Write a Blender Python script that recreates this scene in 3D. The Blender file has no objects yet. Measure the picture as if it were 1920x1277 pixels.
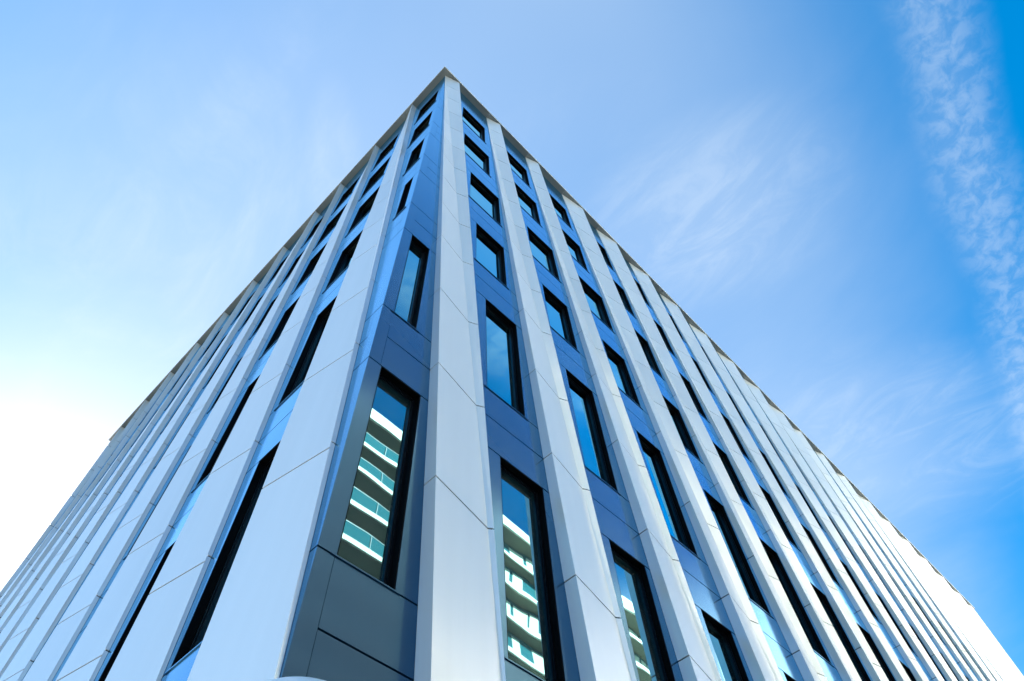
import bpy, math, random
from mathutils import Vector, Matrix

random.seed(7)
scene = bpy.context.scene
COL = scene.collection
S = 1.25                       # metres per facade unit (one spandrel height)
EYE = 1.6
CAM_U = (-1.44713, -2.86734, -2.92428)
ZB = EYE - CAM_U[2] * S        # height of the facade datum above the pavement

# ------------------------------------------------------------------ camera
right = Vector((0.7015665, -0.7114129, -0.0411834))
down = Vector((0.6030293, 0.6234895, -0.4976107))
fwd = Vector((0.3796841, 0.3242723, 0.8664222))
cd = bpy.data.cameras.new('camera')
cam = bpy.data.objects.new('camera', cd)
COL.objects.link(cam)
m3 = Matrix((right, -down, -fwd)).transposed()
cam.matrix_world = Matrix.Translation((CAM_U[0]*S, CAM_U[1]*S, EYE)) @ m3.to_4x4()
cd.sensor_width = 36.0
cd.lens = 1277.93 / 1920.0 * 36.0
cd.clip_start = 0.05
cd.clip_end = 6000
scene.camera = cam

# ------------------------------------------------------------------ sky and sun
CUM_OFF = 4.0
SKY_V = 0.58
SUN_AZ, SUN_EL = math.radians(86), math.radians(32)      # az counted from +X towards +Y
world = bpy.data.worlds.new('World')
scene.world = world
world.use_nodes = True
wt = world.node_tree
wt.nodes.clear()
WN, WL = wt.nodes, wt.links


def wnode(t, **kw):
    n = WN.new(t)
    for k, v in kw.items():
        setattr(n, k, v)
    return n


def wmath(op, a, b=None, c=None, clamp=False):
    n = wnode('ShaderNodeMath', operation=op, use_clamp=clamp)
    for i, v in enumerate((a, b, c)):
        if v is None:
            continue
        if isinstance(v, (int, float)):
            n.inputs[i].default_value = v
        else:
            WL.new(v, n.inputs[i])
    return n.outputs[0]


def wramp(val, lo, hi, smooth=True):
    n = wnode('ShaderNodeMapRange')
    n.interpolation_type = 'SMOOTHSTEP' if smooth else 'LINEAR'
    WL.new(val, n.inputs[0])
    n.inputs[1].default_value = lo
    n.inputs[2].default_value = hi
    return n.outputs[0]


def wnoise(vec, scale, detail=6, rough=0.55, dist=0.0):
    n = wnode('ShaderNodeTexNoise')
    WL.new(vec, n.inputs['Vector'])
    n.inputs['Scale'].default_value = scale
    n.inputs['Detail'].default_value = detail
    n.inputs['Roughness'].default_value = rough
    n.inputs['Distortion'].default_value = dist
    return n.outputs[0]


sky = wnode('ShaderNodeTexSky', sky_type='NISHITA')
sky.sun_disc = False
sky.sun_elevation = SUN_EL
sky.sun_rotation = math.pi / 2 - SUN_AZ
sky.air_density = 1.0
sky.dust_density = 0.38
sky.ozone_density = 3.0
hsv = wnode('ShaderNodeHueSaturation')
hsv.inputs['Saturation'].default_value = 2.1
hsv.inputs['Hue'].default_value = 0.498
# thin high haze evens the sky out: the range between the sunward and the far side is compressed
gam = wnode('ShaderNodeGamma')
gam.inputs[1].default_value = 0.72
WL.new(sky.outputs[0], gam.inputs[0])
WL.new(gam.outputs[0], hsv.inputs['Color'])
hsv.inputs['Value'].default_value = SKY_V
# deep blue away from the sun, white towards it
spr = wnode('ShaderNodeSeparateColor')
WL.new(hsv.outputs[0], spr.inputs[0])
cmr = wnode('ShaderNodeCombineColor')
WL.new(wmath('MINIMUM', wmath('MULTIPLY', wmath('POWER', wmath('MULTIPLY', spr.outputs[0], 2.6), 1.45), 1 / 2.6), wmath('MULTIPLY', spr.outputs[1], 1.02)), cmr.inputs[0])
WL.new(spr.outputs[1], cmr.inputs[1])
WL.new(wmath('MAXIMUM', spr.outputs[2], spr.outputs[1]), cmr.inputs[2])
clear = cmr.outputs[0]

tc = wnode('ShaderNodeTexCoord')
sep = wnode('ShaderNodeSeparateXYZ')
WL.new(tc.outputs['Generated'], sep.inputs[0])
zc = wmath('MAXIMUM', sep.outputs[2], 0.06)
px = wmath('DIVIDE', sep.outputs[0], zc)          # position on a flat high cloud layer
py = wmath('DIVIDE', sep.outputs[1], zc)
comb = wnode('ShaderNodeCombineXYZ')
WL.new(px, comb.inputs[0])
WL.new(py, comb.inputs[1])
plane = comb.outputs[0]


def stretched(angle, sx, sy, off=0.0):
    mp = wnode('ShaderNodeMapping')
    mp.inputs['Rotation'].default_value = (0, 0, angle)
    mp.inputs['Scale'].default_value = (sx, sy, 1)
    mp.inputs['Location'].default_value = (off, off * 0.7, off * 0.3)
    WL.new(plane, mp.inputs['Vector'])
    return mp.outputs[0]


# thin cirrus sheets everywhere on the layer, wispy and stretched by the wind
cir_a = wnoise(stretched(0.5, 1.0, 0.45, 3.1), 1.6, 8, 0.6, 0.9)
cir_b = wnoise(stretched(0.75, 2.2, 0.8, 7.7), 2.6, 10, 0.66, 1.4)
cirrus = wmath('MULTIPLY', wramp(cir_a, 0.44, 0.78), wramp(cir_b, 0.36, 0.74))
veil = wramp(wnoise(stretched(0.2, 0.8, 0.6, 1.3), 0.9, 5, 0.5, 0.3), 0.36, 0.78)
# a dappled streak (old contrail) crossing the layer: a straight band on the plane
SA = (0.462, -0.384)
SB = (0.984, -0.267)
dx, dy = SB[0] - SA[0], SB[1] - SA[1]
ll = math.hypot(dx, dy)
nx, ny = -dy / ll, dx / ll
wob = wmath('MULTIPLY', wmath('SUBTRACT', wnoise(plane, 3.0, 3, 0.5), 0.5), 0.10)
dist = wmath('ADD', wmath('ADD', wmath('MULTIPLY', px, nx), wmath('MULTIPLY', py, ny)),
             -(SA[0] * nx + SA[1] * ny))
sdist = wmath('ADD', dist, wob)
dist = wmath('ABSOLUTE', sdist)
sheet = wramp(wmath('ADD', sdist, wmath('MULTIPLY', wmath('SUBTRACT', wnoise(stretched(0.4, 1.0, 0.7, 5.0), 1.7, 6, 0.55, 0.6), 0.5), 0.35)), -0.06, 0.46)
sheet = wmath('MULTIPLY', sheet, wramp(px, -0.75, 0.12))
band = wmath('SUBTRACT', 1.0, wramp(dist, 0.008, 0.082))
dapple = wramp(wnoise(plane, 36.0, 6, 0.6, 0.4), 0.36, 0.66)
streak = wmath('MULTIPLY', band, wmath('MULTIPLY_ADD', dapple, 0.65, 0.35))

def tuft(cx, cy, rx, ry, ang):
    ca, sa = math.cos(ang), math.sin(ang)
    ux = wmath('SUBTRACT', px, cx)
    uy = wmath('SUBTRACT', py, cy)
    a = wmath('ADD', wmath('MULTIPLY', ux, ca / rx), wmath('MULTIPLY', uy, sa / rx))
    b = wmath('ADD', wmath('MULTIPLY', ux, -sa / ry), wmath('MULTIPLY', uy, ca / ry))
    r = wmath('ADD', wmath('MULTIPLY', a, a), wmath('MULTIPLY', b, b))
    return wmath('SUBTRACT', 1.0, wramp(r, 0.0, 1.0))


wisp_n = wramp(wnoise(stretched(0.9, 5.0, 2.2, 2.2), 2.2, 10, 0.68, 1.6), 0.40, 0.72)
tufts = wmath('ADD', tuft(0.50, 0.0, 0.26, 0.19, -1.2), wmath('MULTIPLY', tuft(1.13, 0.0, 0.50, 0.26, -0.7), 0.9))
tufts = wmath('ADD', tufts, wmath('MULTIPLY', tuft(0.05, 0.36, 0.16, 0.05, 0.9), 0.6))
tufts = wmath('MULTIPLY', tufts, wmath('MULTIPLY_ADD', wisp_n, 0.6, 0.4))
cloud = wmath('MULTIPLY', sheet, wmath('ADD', wmath('MULTIPLY', cirrus, 0.30), wmath('MULTIPLY', veil, 0.20)))
cloud = wmath('ADD', cloud, wmath('MULTIPLY', sheet, 0.46))
cloud = wmath('ADD', cloud, wmath('MULTIPLY', wramp(sdist, 0.5, 1.3), 0.36))
cloud = wmath('ADD', cloud, wmath('MULTIPLY', tufts, 0.28))
cloud = wmath('ADD', cloud, wmath('MULTIPLY', streak, 0.38), clamp=True)
fade = wramp(sep.outputs[2], 0.02, 0.30)
cloud = wmath('MULTIPLY', cloud, fade)
# clouds scatter the light of the sky around them: brighter, whiter
bw = wnode('ShaderNodeRGBToBW')
WL.new(clear, bw.inputs[0])
ccol = wnode('ShaderNodeMix', data_type='RGBA', blend_type='MIX')
ccol.inputs[0].default_value = 0.72
WL.new(clear, ccol.inputs[6])
WL.new(bw.outputs[0], ccol.inputs[7])
cbr = wnode('ShaderNodeMix', data_type='RGBA', blend_type='MULTIPLY')
cbr.inputs[0].default_value = 1.0
WL.new(ccol.outputs[2], cbr.inputs[6])
cbr.inputs[7].default_value = (0.72, 0.72, 0.72, 1)
mixc = wnode('ShaderNodeMix', data_type='RGBA', blend_type='MIX')
WL.new(cloud, mixc.inputs[0])
WL.new(clear, mixc.inputs[6])
cad = wnode('ShaderNodeMix', data_type='RGBA', blend_type='ADD')
cad.inputs[0].default_value = 1.0
WL.new(cbr.outputs[2], cad.inputs[6])
cad.inputs[7].default_value = (0.62, 0.77, 0.935, 1)      # sunlight scattered by the ice haze
WL.new(cad.outputs[2], mixc.inputs[7])
rr = wmath('SQRT', wmath('ADD', wmath('MULTIPLY', px, px), wmath('MULTIPLY', py, py)))  # unseen cumulus bank the far fins mirror, enlarged and brightened to light the fronts
cum_n = wnoise(stretched(0.0, 1.0, 1.0, CUM_OFF), 1.5, 8, 0.58, 0.5)
cum = wmath('MULTIPLY', wramp(cum_n, 0.33, 0.50), wmath('MULTIPLY', wramp(rr, 1.15, 1.6), wramp(wmath('MULTIPLY', py, -1.0), 0.12, 0.5)))
cum = wmath('MULTIPLY', cum, wmath('MULTIPLY', wramp(sep.outputs[2], 0.01, 0.08), wramp(px, -1.0, 0.6)))
cum_s = wramp(wnoise(stretched(0.3, 1.0, 1.0, 9.0), 3.5, 6, 0.6, 0.3), 0.25, 0.8)
cumc = wnode('ShaderNodeMix', data_type='RGBA', blend_type='MIX')
WL.new(cum_s, cumc.inputs[0])
cumc.inputs[6].default_value = (3.4, 3.7, 4.1, 1)
cumc.inputs[7].default_value = (4.3, 4.3, 4.3, 1)
mixd = wnode('ShaderNodeMix', data_type='RGBA', blend_type='MIX')
WL.new(cum, mixd.inputs[0])
WL.new(mixc.outputs[2], mixd.inputs[6])
WL.new(cumc.outputs[2], mixd.inputs[7])
bg = wnode('ShaderNodeBackground')
bg.inputs[1].default_value = 0.10
WL.new(mixd.outputs[2], bg.inputs[0])
wo = wnode('ShaderNodeOutputWorld')
WL.new(bg.outputs[0], wo.inputs[0])

sl = bpy.data.lights.new('sun', 'SUN')
sl.energy = 4.2
sl.angle = math.radians(0.5)
sl.color = (1.0, 0.955, 0.89)
sun = bpy.data.objects.new('sun', sl)
COL.objects.link(sun)
sdir = Vector((math.cos(SUN_AZ) * math.cos(SUN_EL), math.sin(SUN_AZ) * math.cos(SUN_EL), math.sin(SUN_EL)))
sun.rotation_euler = sdir.to_track_quat('Z', 'Y').to_euler()
sun.location = sdir * 80

scene.render.engine = 'CYCLES'
scene.view_settings.view_transform = 'Standard'
scene.view_settings.look = 'None'
scene.view_settings.gamma = 1.0
scene.view_settings.use_curve_mapping = False
scene.view_settings.exposure = 2.95


# ------------------------------------------------------------------ materials
def mat(name, base, rough=0.4, metallic=0.0, ior=1.5, coat=0.0, wave=None, tone=None, streak=1.0, trans=0.0):
    m = bpy.data.materials.new(name)
    m.use_nodes = True
    nt = m.node_tree
    b = nt.nodes['Principled BSDF']
    b.inputs['Base Color'].default_value = (*base, 1)
    b.inputs['Roughness'].default_value = rough
    b.inputs['Metallic'].default_value = metallic
    b.inputs['IOR'].default_value = ior
    b.inputs['Coat Weight'].default_value = coat
    b.inputs['Coat Roughness'].default_value = 0.06
    b.inputs['Transmission Weight'].default_value = trans
    geo = nt.nodes.new('ShaderNodeNewGeometry')
    if wave:                       # (noise scale, height in metres): sheets are never quite flat
        n = nt.nodes.new('ShaderNodeTexNoise')
        n.inputs['Scale'].default_value = wave[0]
        n.inputs['Detail'].default_value = 1.5
        nt.links.new(geo.outputs['Position'], n.inputs['Vector'])
        bp = nt.nodes.new('ShaderNodeBump')
        bp.inputs['Strength'].default_value = 1.0
        bp.inputs['Distance'].default_value = wave[1]
        nt.links.new(n.outputs[0], bp.inputs['Height'])
        nt.links.new(bp.outputs[0], b.inputs['Normal'])
        nt.links.new(bp.outputs[0], b.inputs['Coat Normal'])
    if tone:                       # (scale, amount): soft dirt and batch differences
        n2 = nt.nodes.new('ShaderNodeTexNoise')
        n2.inputs['Scale'].default_value = tone[0]
        n2.inputs['Detail'].default_value = 5
        n2.inputs['Roughness'].default_value = 0.65
        mp = nt.nodes.new('ShaderNodeMapping')
        mp.inputs['Scale'].default_value = (1 / math.sqrt(streak), 1 / math.sqrt(streak), streak)
        nt.links.new(geo.outputs['Position'], mp.inputs['Vector'])
        nt.links.new(mp.outputs[0], n2.inputs['Vector'])
        oi = nt.nodes.new('ShaderNodeObjectInfo')
        ad = nt.nodes.new('ShaderNodeMath')
        ad.operation = 'MULTIPLY_ADD'
        nt.links.new(oi.outputs['Random'], ad.inputs[0])
        ad.inputs[1].default_value = 0.5
        nt.links.new(n2.outputs[0], ad.inputs[2])
        mr = nt.nodes.new('ShaderNodeMapRange')
        nt.links.new(ad.outputs[0], mr.inputs[0])
        mr.inputs[1].default_value = 0.25
        mr.inputs[2].default_value = 1.25
        mr.inputs[3].default_value = 1.0 - tone[1]
        mr.inputs[4].default_value = 1.0 + tone[1]
        mx = nt.nodes.new('ShaderNodeMix')
        mx.data_type = 'RGBA'
        mx.blend_type = 'MULTIPLY'
        mx.inputs[0].default_value = 1.0
        mx.inputs[6].default_value = (*base, 1)
        nt.links.new(mr.outputs[0], mx.inputs[7])
        nt.links.new(mx.outputs[2], b.inputs['Base Color'])
    return m


M_WHITE = mat('white_coated_metal', (0.87, 0.868, 0.85), 0.26, metallic=0.24, ior=1.5, coat=0.2, wave=(0.55, 0.014), tone=(0.9, 0.07), streak=0.16)
M_FRAME = mat('black_window_metal', (0.003, 0.004, 0.006), 0.30, ior=1.3)
M_REVEAL = mat('black_reveal', (0.002, 0.002, 0.0025), 0.6, ior=1.12)
def glass_mat(name, tint, inner, r0, rough=0.01, wave=(1.3, 0.0015), tone=None, r1=1.0, hi=0.6):
    m = mat(name, inner, 0.5, ior=1.3, tone=tone)
    nt = m.node_tree
    b = nt.nodes['Principled BSDF']
    out = nt.nodes['Material Output']
    geo = nt.nodes.new('ShaderNodeNewGeometry')
    n = nt.nodes.new('ShaderNodeTexNoise')
    n.inputs['Scale'].default_value = wave[0]
    n.inputs['Detail'].default_value = 1.0
    nt.links.new(geo.outputs['Position'], n.inputs['Vector'])
    bp = nt.nodes.new('ShaderNodeBump')
    bp.inputs['Strength'].default_value = 1.0
    bp.inputs['Distance'].default_value = wave[1]
    nt.links.new(n.outputs[0], bp.inputs['Height'])
    gl = nt.nodes.new('ShaderNodeBsdfGlossy')
    gl.inputs['Color'].default_value = (*tint, 1)
    gl.inputs['Roughness'].default_value = rough
    nt.links.new(bp.outputs[0], gl.inputs['Normal'])
    fr = nt.nodes.new('ShaderNodeFresnel')
    fr.inputs[0].default_value = 1.6
    mr = nt.nodes.new('ShaderNodeMapRange')
    nt.links.new(fr.outputs[0], mr.inputs[0])
    mr.inputs[1].default_value = 0.05
    mr.inputs[2].default_value = hi
    mr.inputs[3].default_value = r0
    mr.inputs[4].default_value = r1
    mx = nt.nodes.new('ShaderNodeMixShader')
    nt.links.new(mr.outputs[0], mx.inputs[0])
    nt.links.new(b.outputs[0], mx.inputs[1])
    nt.links.new(gl.outputs[0], mx.inputs[2])
    nt.links.new(mx.outputs[0], out.inputs[0])
    return m


M_BLUE = glass_mat('blue_grey_coated_metal', (0.34, 0.71, 1.0), (0.004, 0.030, 0.072), 0.02, 0.14, (0.8, 0.004), (0.6, 0.10), 0.95, 0.36)
M_GLASS = glass_mat('coated_glass', (0.50, 0.96, 1.0), (0.003, 0.026, 0.032), 0.22, hi=0.22)
M_CORE = mat('dark_backing', (0.012, 0.013, 0.015), 0.8)
M_SOFFIT = mat('grey_soffit_metal', (0.185, 0.205, 0.215), 0.35, wave=(0.8, 0.004), tone=(0.9, 0.06))
M_FASCIA = mat('pale_fascia_metal', (0.70, 0.69, 0.66), 0.35)
M_PAVE = mat('grey_paving', (0.30, 0.295, 0.28), 0.8, tone=(0.8, 0.18))
M_GROUND = mat('verge', (0.075, 0.08, 0.06), 0.9, tone=(0.3, 0.3))
M_ROAD = mat('asphalt', (0.05, 0.05, 0.052), 0.85, tone=(1.5, 0.2))
M_LINE = mat('road_paint', (0.75, 0.75, 0.72), 0.7)
M_CREAM = mat('cream_render', (0.58, 0.56, 0.50), 0.6, tone=(0.5, 0.06))
M_TSHADE = mat('tower_shade_dark', (0.09, 0.09, 0.065), 0.7, tone=(0.6, 0.1))  # shade of the balcony recesses and slab undersides put into the colour
M_TGLASS = mat('balcony_glass', (0.02, 0.10, 0.12), 0.03, ior=1.7)
M_BLIND = mat('cream_blind', (0.50, 0.54, 0.45), 0.6, tone=(0.9, 0.12))
M_TMETAL = mat('grey_rail', (0.25, 0.26, 0.27), 0.4, metallic=0.8)
M_GLOBE = mat('opal_globe', (0.72, 0.76, 0.80), 0.28, ior=1.5)
M_POST = mat('grey_post', (0.16, 0.17, 0.18), 0.45, metallic=0.4)


# ------------------------------------------------------------------ mesh helpers
class MB:
    def __init__(self):
        self.v, self.f = [], []

    def hexa(self, lo, hi):
        """lo / hi: matching rings of points (bottom, top) -> closed prism"""
        n = len(lo)
        b = len(self.v)
        self.v += list(lo) + list(hi)
        self.f.append(tuple(b + i for i in range(n))[::-1])
        self.f.append(tuple(b + n + i for i in range(n)))
        for i in range(n):
            j = (i + 1) % n
            self.f.append((b + i, b + j, b + n + j, b + n + i))

    def box(self, x0, x1, y0, y1, z0, z1):
        self.hexa([(x0, y0, z0), (x1, y0, z0), (x1, y1, z0), (x0, y1, z0)],
                  [(x0, y0, z1), (x1, y0, z1), (x1, y1, z1), (x0, y1, z1)])

    def mesh(self, name, m, scale=1.0, smooth=False):
        me = bpy.data.meshes.new(name)
        me.from_pydata([(x * scale, y * scale, z * scale) for x, y, z in self.v], [], self.f)
        me.materials.append(m)
        me.validate()
        me.update()
        if smooth:
            for p in me.polygons:
                p.use_smooth = True
        return me


def link(name, me, parent=None, loc=None, rz=0.0, kind=None):
    o = bpy.data.objects.new(name, me)
    COL.objects.link(o)
    if parent is not None:
        o.parent = parent
    if loc is not None:
        o.location = loc
    o.rotation_euler = (0, 0, rz)
    if kind:
        o['kind'] = kind
    return o


def thing(name, label, cat, loc=(0, 0, 0), group=None):
    o = bpy.data.objects.new(name, None)
    COL.objects.link(o)
    o.location = loc
    o['label'] = label
    o['category'] = cat
    if group:
        o['group'] = group
    return o


# ------------------------------------------------------------------ facade geometry (units)
W = 1.597                      # one facade module
ZT, Z0 = 17.14, -0.90          # soffit level and foot of the folded fins
D = 0.147                      # how far a fin stands proud
SILL = [0.0, 3.152, 6.304, 8.870, 11.435, 14.001]
HEAD = [2.152, 5.304, 7.870, 10.435, 13.001, 15.566]
MIDS = [-0.5] + [(HEAD[i] + SILL[i + 1]) / 2 for i in range(5)]
JOINT = [1.08, 2.652, 4.23, 5.804, 7.09, 8.37, 9.65, 10.935, 12.22, 13.50, 14.78, 16.05]
TN, TW = 0.40, 0.785           # width of the fin at its head: slim / broad


def tt(z):
    return (z - Z0) / (ZT - Z0)


def fin_l(z):                  # left edge, runs out from the module line towards the foot
    return 0.823 * (1 - tt(z))


def fin_r(z, top):
    return 1.58 + (top - 1.58) * tt(z)


def fin_k(z):                  # the crease: head left corner to foot right corner
    return 1.58 * (1 - tt(z))


def fin_ring(z, top, e=0.0, foot=None):
    l, r, k = fin_l(z), fin_r(z, top), fin_k(z)
    vl, vr = D * (1 - tt(z)), 0.022 + (D - 0.022) * tt(z)
    if foot:                   # the last fin of the long side stays inside the end of the wall
        l, r, k = 0.30 * (1 - tt(z)), 0.42 + 0.25 * (1 - tt(z)), 0.67 * (1 - tt(z))
    k = min(max(k, l + 0.004), r - 0.004)
    a = 0.004                  # folded sheet never gets thinner than this
    return [(l + e, -0.002, z), (r - e, -0.002, z), (r - e, -(max(vr, a) + 0.004) + e, z),
            (k, -(0.010) + e * 0.5, z), (l + e, -(max(vl, a) + 0.004) + e, z)]


def fin_panel_meshes(top, tag, foot=None):
    zs = [Z0] + JOINT + [ZT - 0.006]
    out = []
    for a, b in zip(zs[:-1], zs[1:]):
        g = 0.008
        mb = MB()
        mb.hexa(fin_ring(a + (g if a > Z0 else 0), top, foot=foot),
                fin_ring(b - (g if b < ZT - 0.1 else 0), top, foot=foot))
        out.append(mb)
    return out


def fin_core(top, foot=None):
    mb = MB()
    mb.hexa(fin_ring(Z0 + 0.02, top, 0.012, foot), fin_ring(ZT - 0.03, top, 0.012, foot))
    return mb


# window openings for a module, (left, right) per storey from the lowest
WIN_N = [(1.595, 2.193), (1.436, 2.028), (1.250, 1.896), (1.082, 1.864), (0.850, 1.629), (0.733, 1.516)]


def bay_edges(z, top):
    return fin_r(z, top), W + fin_l(z)


def windows_for(top):
    if top < 0.6:
        return list(WIN_N)
    out = []
    for i in range(6):
        zm = (SILL[i] + HEAD[i]) / 2
        a, b = bay_edges(zm, top)
        out.append((b - 0.07 - 0.57, b - 0.07))
    return out


PT = 0.03                      # cladding sheet thickness
GAP = 0.0075


def wall_panel(mb, ua, ub, za, zb, ma=False, mc=False):
    """flat sheet in the wall plane; ma / mc mitre the left / right end at the building corner"""
    fa = ua + (0.0 if ma else GAP)
    fb = ub - (0.0 if mc else GAP)
    ba = fa + (PT if ma else 0)
    bb = fb - (PT if mc else 0)
    z0, z1 = za + GAP, zb - GAP
    lo = [(fa, 0, z0), (fb, 0, z0), (bb, PT, z0), (ba, PT, z0)]
    hi = [(x, y, z1) for x, y, _ in lo]
    mb.hexa(lo, hi)


def window_meshes(ua, ub, za, zb):
    """reveal boards and stepped frame; the pane"""
    mb = MB()
    t, dp = 0.010, 0.125
    mb.box(ua + .002, ua + t, 0.004, dp, za + t, zb - t)
    mb.box(ub - t, ub - .002, 0.004, dp, za + t, zb - t)
    mb.box(ua + .002, ub - .002, 0.003, dp, zb - t, zb - .002)
    mb.box(ua + .002, ub - .002, 0.003, dp, za + .002, za + t)
    fr = MB()
    for w_, n0, n1, x in ((0.018, 0.066, 0.096, t), (0.014, 0.079, 0.098, t + .018)):
        a0, a1, c0, c1 = ua + x, ub - x, za + x, zb - x
        ww = w_
        fr.box(a0, a0 + ww, n0, n1, c0, c1)
        fr.box(a1 - ww, a1, n0, n1, c0, c1)
        fr.box(a0 + ww, a1 - ww, n0, n1, c1 - ww, c1)
        fr.box(a0 + ww, a1 - ww, n0, n1, c0, c0 + ww)
    gl = MB()
    gl.box(ua + t, ub - t, 0.094, 0.106, za + t, zb - t)
    return mb, fr, gl


# ------------------------------------------------------------------ the building
bld = thing('office_building', 'tall white and blue office block with leaning folded metal fins and black windows', 'building', (0, 0, ZB))
NR, NL = 21, 11
UR_END, WL_END = 32.72, 17.66
RZ_L = -math.pi / 2


def place(side, k):
    if side == 'R':
        return (k * W * S, 0, 0), 0.0
    return (0, k * W * S, 0), RZ_L


def top_of(side, k):
    """k: module number counted from the corner (0-based on the right, 1-based on the left)"""
    if side == 'R':
        return TN if k in (0, 1, 2, 11, 12, 13, 20) else TW
    return TN if k in (1, 2, 3) else TW


# backing structure behind the cladding
mb = MB()
mb.box(0.185, UR_END - 0.02, 0.185, 16.0, Z0 - 0.12, ZT + 0.05)
mb.box(0.185, 14.0, 16.0, WL_END - 0.02, Z0 - 0.12, ZT + 0.05)
link('wall', mb.mesh('wall', M_CORE, S), bld)

# --- fins
cache = {}
for side, ks in (('R', range(NR)), ('L', range(1, NL + 1))):
    for k in ks:
        top = top_of(side, k)
        foot = True if (side == 'R' and k == NR - 1) else None
        key = (top, foot)
        if key not in cache:
            pm = fin_panel_meshes(top, '', foot)
            joined = MB()
            for q in pm:
                b = len(joined.v)
                joined.v += q.v
                joined.f += [tuple(i + b for i in f) for f in q.f]
            cache[key] = (fin_core(top, foot).mesh('fin_core', M_CORE, S), [q.mesh('fin_panel', M_WHITE, S) for q in pm],
                          joined.mesh('fin_cladding', M_WHITE, S))
        core, panels, joined = cache[key]
        loc, rz = place(side, k)
        fin = link('fin', core, bld, loc, rz)
        if (side == 'R' and k < 14) or (side == 'L' and k < 9):
            for pm in panels:
                link('panel', pm, fin)
        else:
            link('cladding', joined, fin, kind='stuff')

# --- wall cladding, windows and sills, bay by bay
NEAR_R, NEAR_L = 10, 9
far_sp, far_jb = {'R': MB(), 'L': MB()}, {'R': MB(), 'L': MB()}
pcache = {}


def add_far(dst, mb, k, side):
    off = k * W
    b = len(dst.v)
    if side == 'R':
        dst.v += [(x + off, y, z) for x, y, z in mb.v]
    else:                       # rotated -90 deg about z: (u, n) -> (n, -u)
        dst.v += [(y, off - x, z) for x, y, z in mb.v]
    dst.f += [tuple(i + b for i in f) for f in mb.f]


def put(name, mb, m, side, k, near, key):
    if near:
        if key not in pcache:
            pcache[key] = mb.mesh(name, m, S)
        loc, rz = place(side, k)
        return link(name, pcache[key], bld, loc, rz)
    add_far((far_sp if name == 'spandrel_panel' else far_jb)[side], mb, k, side)


def build_bay(side, k, top, ulo=None, uhi=None, corner=None):
    """corner: 'start' (right face, bay begins at the corner) or 'end' (left face, bay ends at it)"""
    near = (side == 'R' and k < NEAR_R) or (side == 'L' and k <= NEAR_L)
    ctag = (corner, round(top, 3), ulo, uhi)
    CS = 0.135                 # folded corner sheet

    def span(za, zb, clip=True):
        zm0, zm1 = za, zb
        a = min(bay_edges(zm0, top)[0], bay_edges(zm1, top)[0]) - 0.06
        b = max(bay_edges(zm0, top)[1], bay_edges(zm1, top)[1]) + 0.06
        if corner == 'start':
            a = W
        if corner == 'end':
            b = W
        if uhi is not None:
            b = min(b, uhi)
        return a, b

    def sp(za, zb, i, split=True):
        a, b = span(za, zb)
        mb = MB()
        if corner == 'start' and split:
            a += CS
        if corner == 'end' and split:
            b -= CS
        if b - a < 0.05:
            return
        wall_panel(mb, a - (0.012 if corner == 'start' else 0), b + (0.012 if corner == 'end' else 0), za, zb)
        put('spandrel_panel', mb, M_BLUE, side, k, near, ('sp', i) + ctag)

    zones = [(Z0, MIDS[0]), (MIDS[0], SILL[0])]
    for i in range(5):
        zones += [(HEAD[i], MIDS[i + 1]), (MIDS[i + 1], SILL[i + 1])]
    zones += [(HEAD[5], 16.36), (16.36, ZT - 0.004)]
    for i, (za, zb) in enumerate(zones):
        sp(za, zb, i)
    if corner:                 # corner sheets run the full spandrel height
        cz = [(Z0, SILL[0])] + [(HEAD[i], SILL[i + 1]) for i in range(5)] + [(HEAD[5], ZT - 0.004)]
        for i, (za, zb) in enumerate(cz):
            mb = MB()
            if corner == 'start':
                wall_panel(mb, W, W + CS, za, zb, ma=True)
            else:
                wall_panel(mb, W - CS, W, za, zb, mc=True)
            put('corner_panel', mb, M_BLUE, side, k, True, ('cp', i) + ctag)
    wins = windows_for(top)
    for i in range(6):
        za, zb = SILL[i], HEAD[i]
        a, b = span(za, zb)
        wa, wb = wins[i]
        if corner == 'start':
            wa = max(wa, W + CS + 0.003)
        if corner == 'end':
            wb = min(wb, W - CS - 0.008)
        if uhi is not None and wb > uhi - 0.1:
            wb = uhi - 0.1
        if wb - wa < 0.19:
            mb = MB()
            wall_panel(mb, a, b, za, zb, ma=(corner == 'start'), mc=(corner == 'end'))
            put('jamb_panel', mb, M_BLUE, side, k, near, ('jb', i, 0) + ctag)
            continue
        mb = MB()
        wall_panel(mb, a, wa + GAP, za, zb, ma=(corner == 'start'))
        put('jamb_panel', mb, M_BLUE, side, k, near, ('jb', i, 1) + ctag)
        mb = MB()
        wall_panel(mb, wb - GAP, b, za, zb, mc=(corner == 'end'))
        put('jamb_panel', mb, M_BLUE, side, k, near, ('jb', i, 2) + ctag)
        key = ('w', i) + ctag
        if key not in pcache:
            rv, fr, gl = window_meshes(wa, wb, za, zb)
            sb = MB()
            sb.box(wa - 0.04, wb + 0.04, -0.010, 0.0025, za - 0.004, za + 0.005)
            pcache[key] = (rv.mesh('window', M_REVEAL, S), fr.mesh('frame', M_FRAME, S), gl.mesh('glass_pane', M_GLASS, S), sb.mesh('sill', M_BLUE, S))
        rv, fr, gl, sb = pcache[key]
        loc, rz = place(side, k)
        w = link('window', rv, bld, loc, rz)
        link('frame', fr, w)
        link('glass_pane', gl, w)
        link('sill', sb, w)


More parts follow.
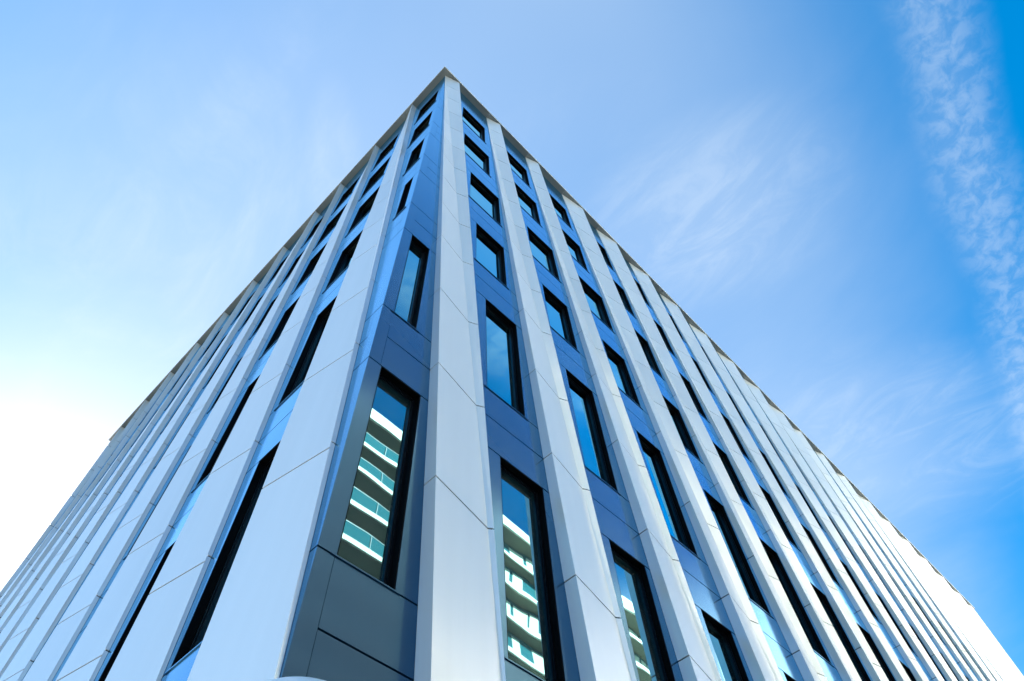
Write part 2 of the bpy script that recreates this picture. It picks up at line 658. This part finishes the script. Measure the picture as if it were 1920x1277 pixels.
build_bay('R', -1, TN, corner='start')
for k in range(NR - 1):
    build_bay('R', k, top_of('R', k))
build_bay('R', NR - 1, TN, uhi=UR_END - (NR - 1) * W)
build_bay('L', 1, TN, corner='end')
for k in range(2, NL + 1):
    build_bay('L', k, top_of('L', k))
for side in 'RL':
    link('spandrel_cladding', far_sp[side].mesh('spandrel_cladding', M_BLUE, S), bld, kind='stuff')
    link('jamb_cladding', far_jb[side].mesh('jamb_cladding', M_BLUE, S), bld, kind='stuff')

# --- eaves: one soffit sheet and one fascia strip per module, mitred at the corner
OV, FT = 0.162, 0.035
zs0, zs1 = ZT, ZT + 0.03
for side, n, end in (('R', NR, UR_END), ('L', NL, WL_END)):
    for k in range(n):
        a, b = k * W, min((k + 1) * W, end) if k < n - 1 else end
        ga, gb = (0 if k == 0 else .004), .004
        mb, fb = MB(), MB()
        if side == 'R':
            a0 = -OV if k == 0 else a + ga
            lo = [(a0, -OV, zs0), (b - gb, -OV, zs0), (b - gb, 0.19, zs0), (0.19 if k == 0 else a0, 0.19, zs0)]
            f0 = -OV - .012 if k == 0 else a + ga
            fl = [(f0, -OV - .012, zs0 - .012), (b - gb, -OV - .012, zs0 - .012), (b - gb, -OV - .001, zs0 - .012), (-OV - .001 if k == 0 else f0, -OV - .001, zs0 - .012)]
        else:
            a0 = -OV if k == 0 else a + ga
            lo = [(-OV, a0, zs0), (0.19, 0.19 if k == 0 else a0, zs0), (0.19, b - gb, zs0), (-OV, b - gb, zs0)]
            f0 = -OV - .012 if k == 0 else a + ga
            fl = [(-OV - .012, f0, zs0 - .012), (-OV - .001, -OV - .001 if k == 0 else f0, zs0 - .012), (-OV - .001, b - gb, zs0 - .012), (-OV - .012, b - gb, zs0 - .012)]
        mb.hexa(lo, [(x, y, zs1) for x, y, _ in lo])
        fb.hexa(fl, [(x, y, zs1 + FT) for x, y, _ in fl])
        link('soffit_panel', mb.mesh('soffit_panel', M_SOFFIT, S), bld)
        link('fascia_strip', fb.mesh('fascia_strip', M_FASCIA, S), bld)
mb = MB()
mb.box(-0.10, UR_END - .05, -0.10, 16.0, ZT + 0.052, ZT + 0.06)
mb.box(-0.10, 14.0, 16.0, WL_END - .05, ZT + 0.052, ZT + 0.06)
link('roof', mb.mesh('roof', M_SOFFIT, S), bld)
# end walls
mb = MB()
mb.box(UR_END - .018, UR_END, 0.035, 16.0, Z0 - .1, ZT - 0.004)
link('end_wall', mb.mesh('end_wall', M_BLUE, S), bld)
mb = MB()
mb.box(0.035, 14.0, WL_END - .018, WL_END, Z0 - .1, ZT - 0.004)
link('end_wall', mb.mesh('end_wall', M_BLUE, S), bld)

# --- ground floor: set-back glazing between dark posts under the first spandrel
ZG = -ZB / S
mb = MB()
mb.box(0.0, UR_END, 0.0, 0.18, Z0 - 0.10, Z0 - 0.012)
mb.box(0.0, 0.18, 0.18, WL_END, Z0 - 0.10, Z0 - 0.012)
link('ground_floor_lintel', mb.mesh('ground_floor_lintel', M_BLUE, S), bld)
for side, n in (('R', NR), ('L', NL)):
    for k in range(n):
        a, b = k * W, (k + 1) * W - 0.02
        if k == n - 1:
            b = min(b, (UR_END if side == 'R' else WL_END) - 0.02)
        gl, po = MB(), MB()
        if side == 'R':
            gl.box(max(a, 0.32) + 0.06, b - 0.03, 0.30, 0.32, ZG + 0.12, Z0 - 0.12)
            po.box(max(a, 0.24), max(a, 0.24) + 0.055, 0.24, 0.36, ZG, Z0 - 0.10)
        else:
            gl.box(0.30, 0.32, max(a, 0.32) + 0.06, b - 0.03, ZG + 0.12, Z0 - 0.12)
            po.box(0.24, 0.36, max(a, 0.365), max(a, 0.365) + 0.055, ZG, Z0 - 0.10)
        post = link('post', po.mesh('post', M_FRAME, S), bld)
        link('shop_pane', gl.mesh('shop_pane', M_GLASS, S), post)
mb = MB()
mb.box(0.37, UR_END - .1, 0.37, 15.5, ZG, Z0 - 0.13)
mb.box(0.37, 13.5, 15.5, WL_END - .1, ZG, Z0 - 0.13)
link('ground_floor_core', mb.mesh('ground_floor_core', M_CORE, S), bld)

# ------------------------------------------------------------------ ground
mb = MB()
mb.box(-3000, 3000, -3000, 3000, -0.5, -0.12)
g = link('ground', mb.mesh('ground', M_GROUND))
g['kind'] = 'structure'
mb = MB()
mb.box(-3.6, 60, -7.0, 60, -0.118, 0.0)
g = link('pavement', mb.mesh('pavement', M_PAVE))
g['kind'] = 'structure'
mb = MB()
mb.box(-200, 200, -18.0, -7.15, -0.118, -0.112)
g = link('road', mb.mesh('road', M_ROAD))
g['kind'] = 'structure'
mb = MB()
mb.box(-3.6, 60, -7.146, -7.004, -0.111, 0.006)
g = link('kerb', mb.mesh('kerb', M_FASCIA))
g['kind'] = 'structure'
mb = MB()
for i in range(-20, 20):
    mb.box(i * 6.0, i * 6.0 + 3.0, -12.66, -12.54, -0.111, -0.108)
g = link('road_marking', mb.mesh('road_marking', M_LINE))
g['kind'] = 'structure'

# ------------------------------------------------------------------ street lamp (only the crown of its globe shows)
ld = Vector((0.438363, 0.786496, 0.435043))
RG = 0.30
lc = Vector((CAM_U[0] * S, CAM_U[1] * S, EYE)) + ld * (RG / 0.130)
lamp = thing('street_lamp', 'pale opal globe street lamp, its rounded top peeping over the bottom edge', 'street lamp', (lc.x, lc.y, 0))
mb = MB()
NS, NT = 48, 24
for i in range(NT + 1):
    ph = math.pi * (0.06 + 0.94 * i / NT)
    for j in range(NS):
        a = 2 * math.pi * j / NS
        mb.v.append((RG * math.sin(math.pi - ph) * math.cos(a), RG * math.sin(math.pi - ph) * math.sin(a), -RG * math.cos(math.pi - ph) * -1))
for i in range(NT):
    for j in range(NS):
        j2 = (j + 1) % NS
        mb.f.append((i * NS + j, i * NS + j2, (i + 1) * NS + j2, (i + 1) * NS + j))
link('globe', mb.mesh('globe', M_GLOBE, 1, True), lamp, (0, 0, lc.z))


def lathe(prof, n=24):
    mb = MB()
    for r, z in prof:
        for j in range(n):
            a = 2 * math.pi * j / n
            mb.v.append((r * math.cos(a), r * math.sin(a), z))
    for i in range(len(prof) - 1):
        for j in range(n):
            j2 = (j + 1) % n
            mb.f.append((i * n + j, i * n + j2, (i + 1) * n + j2, (i + 1) * n + j))
    mb.f.append(tuple(range(n))[::-1])
    mb.f.append(tuple((len(prof) - 1) * n + j for j in range(n)))
    return mb


zb = lc.z - RG
link('post', lathe([(0.10, 0), (0.10, 0.05), (0.06, 0.08), (0.045, 0.5), (0.038, zb - 0.06)]).mesh('post', M_POST, 1, True), lamp)
link('collar', lathe([(0.05, zb - 0.06), (0.10, zb - 0.01), (0.105, zb + 0.04), (0.07, zb + 0.05)]).mesh('collar', M_POST, 1, True), lamp)

# ------------------------------------------------------------------ the apartment tower across the street (seen mirrored in the panes)
TOW = thing('apartment_tower', 'cream apartment tower with curved balconies across the street, mirrored in the lower windows', 'building', (0, 0, ZB))
TY = -20.0                     # line of the balcony edges (facade units)
TX0, TX1 = -1.0, 47.0
FH = 2.45
RT = 32.3
FLOORS = 15


def edge_y(x):                 # the slabs swell in slow curves
    return TY + 0.45 * math.sin((x - 4.0) * 0.19) - 0.25


XB = 22.0                      # balconies to the left of this, glazed rooms to the right


def slab(mb, z0, z1, xa, xb, back, step=0.8, off=0.0):
    n = max(2, int((xb - xa) / step))
    xs = [xa + (xb - xa) * i / n for i in range(n + 1)]
    for p, q in zip(xs[:-1], xs[1:]):
        yp, yq = edge_y(p) + off, edge_y(q) + off
        mb.hexa([(p, back, z0), (q, back, z0), (q, yq, z0), (p, yp, z0)],
                [(p, back, z1), (q, back, z1), (q, yq, z1), (p, yp, z1)])


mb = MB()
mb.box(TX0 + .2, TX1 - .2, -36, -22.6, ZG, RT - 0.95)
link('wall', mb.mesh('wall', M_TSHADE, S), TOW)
mb = MB()
slab(mb, RT - 0.9, RT, TX0, TX1, -36.2, off=0.15)
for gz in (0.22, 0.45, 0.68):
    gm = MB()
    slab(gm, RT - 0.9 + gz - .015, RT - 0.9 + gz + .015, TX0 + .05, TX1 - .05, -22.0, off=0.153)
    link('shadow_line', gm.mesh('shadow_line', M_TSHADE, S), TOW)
roof_o = link('roof', mb.mesh('roof', M_CREAM, S), TOW)
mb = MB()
slab(mb, RT - 0.93, RT - 0.902, TX0 + .1, TX1 - .1, -22.65, off=0.0)  # dark sheet added below the roof band, standing for its shade
link('soffit_shade', mb.mesh('soffit_shade', M_TSHADE, S), roof_o)
for fl in range(1, FLOORS):
    z = RT - 0.9 - FH * fl + 0.0
    if z < ZG + 1:
        break
    mb = MB()
    slab(mb, z + 0.06, z + 0.36, TX0, TX1, -22.7)
    sl_o = link('floor_slab', mb.mesh('floor_slab', M_CREAM, S), TOW)
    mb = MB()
    slab(mb, z + 0.03, z + 0.058, TX0 + .1, TX1 - .1, -22.65, off=-0.12)  # thin dark sheet added under the cream slab to paint its underside shade
    link('soffit_shade', mb.mesh('soffit_shade', M_TSHADE, S), sl_o)
    # glass balustrade in lengths
    mb = MB()
    slab_x = [TX0 + .3 + i * 1.95 for i in range(12)]
    for xa in slab_x:
        xb = min(xa + 1.88, XB - .6)
        if xb <= xa:
            continue
        ya, yb = edge_y(xa) - 0.05, edge_y(xb) - 0.05
        mb.hexa([(xa, ya - .02, z + .37), (xb, yb - .02, z + .37), (xb, yb, z + .37), (xa, ya, z + .37)],
                [(xa, ya - .02, z + 1.2), (xb, yb - .02, z + 1.2), (xb, yb, z + 1.2), (xa, ya, z + 1.2)])
    link('balustrade', mb.mesh('balustrade', M_TGLASS, S), sl_o)
    mb = MB()
    for xa in slab_x:
        xb = min(xa + 1.95, XB - .6)
        if xb <= xa:
            continue
        ya, yb = edge_y(xa) - 0.05, edge_y(xb) - 0.05
        mb.hexa([(xa, ya - .04, z + 1.205), (xb, yb - .04, z + 1.205), (xb, yb + .02, z + 1.205), (xa, ya + .02, z + 1.205)],
                [(xa, ya - .04, z + 1.25), (xb, yb - .04, z + 1.25), (xb, yb + .02, z + 1.25), (xa, ya + .02, z + 1.25)])
        mb.box(xa - .035, xa + .0, ya - .06, ya + .025, z + .362, z + 1.2)
    link('handrail', mb.mesh('handrail', M_TMETAL, S), sl_o)
    mb = MB()
    for xa in (1.0, 4.6, 10.4, 13.2, 17.6, 19.6):
        mb.box(xa, xa + 1.5, -22.598, -22.52, z + .362, z + 2.1)
    link('balcony_door', mb.mesh('balcony_door', M_TGLASS, S), sl_o)
    # rooms with blinds on the right, set in dark green glass
    gb = MB()
    gb.box(XB + 1.6, TX1 - .3, -21.9, -21.4, z + .362, z + FH - .034)
    link('glazing', gb.mesh('glazing', M_TGLASS, S), sl_o)
    bb = MB()
    x = XB + 2.0
    while x < TX1 - 2:
        wd = random.choice((0.7, 0.9, 1.3))
        if random.random() < 0.72:
            bb.box(x, x + wd, -21.398, -21.37, z + .362 + random.choice((0.05, 0.75)), z + FH - 0.25)
        x += wd + random.choice((0.16, 0.3))
    link('blind', bb.mesh('blind', M_BLIND, S), sl_o)
    # party walls between the balconies
    for xw in (TX0 + .3, 9.2, 16.4):
        pw = MB()
        pw.box(xw, xw + .2, -22.6, edge_y(xw) - .35, z + .362, z + FH - .034)
        link('party_wall', pw.mesh('party_wall', M_CREAM, S), sl_o)
for xa, xb in ((XB - .5, XB + 1.3), (33.2, 34.4), (TX1 - 1.2, TX1)):
    mb = MB()
    n = 1
    mb.box(xa, xb, -22.65, edge_y((xa + xb) / 2) - 0.12, ZG, RT - 0.935)
    link('pier', mb.mesh('pier', M_CREAM, S), TOW)


# ------------------------------------------------------------------ the next block along the street
BLK = thing('apartment_block', 'white apartment block further along the street, mirrored in the far fins', 'building', (0, 0, ZB))
bx0, bx1, bt = 50.0, 96.0, 27.5
mb = MB()
mb.box(bx0, bx1, -34, -21.2, ZG, bt)
link('wall', mb.mesh('wall', M_CREAM, S), BLK)
mb = MB()
mb.box(bx0 - .3, bx1 + .3, -34.3, -20.9, bt + .01, bt + .6)
link('roof', mb.mesh('roof', M_CREAM, S), BLK)
wm = MB()
wm.box(0, 1.5, -21.196, -21.16, 0, 1.55)
fm = MB()
fm.box(-.08, 1.58, -21.19, -21.08, -.12, -.02)
wme, fme = wm.mesh('window', M_TGLASS, S), fm.mesh('sill', M_CREAM, S)
for r in range(11):
    z = bt - 2.3 - r * FH
    if z < ZG + .3:
        break
    for c in range(15):
        w_ = link('window', wme, BLK, ((bx0 + 1.2 + c * 3.0) * S, 0, z * S))
        link('sill', fme, w_)
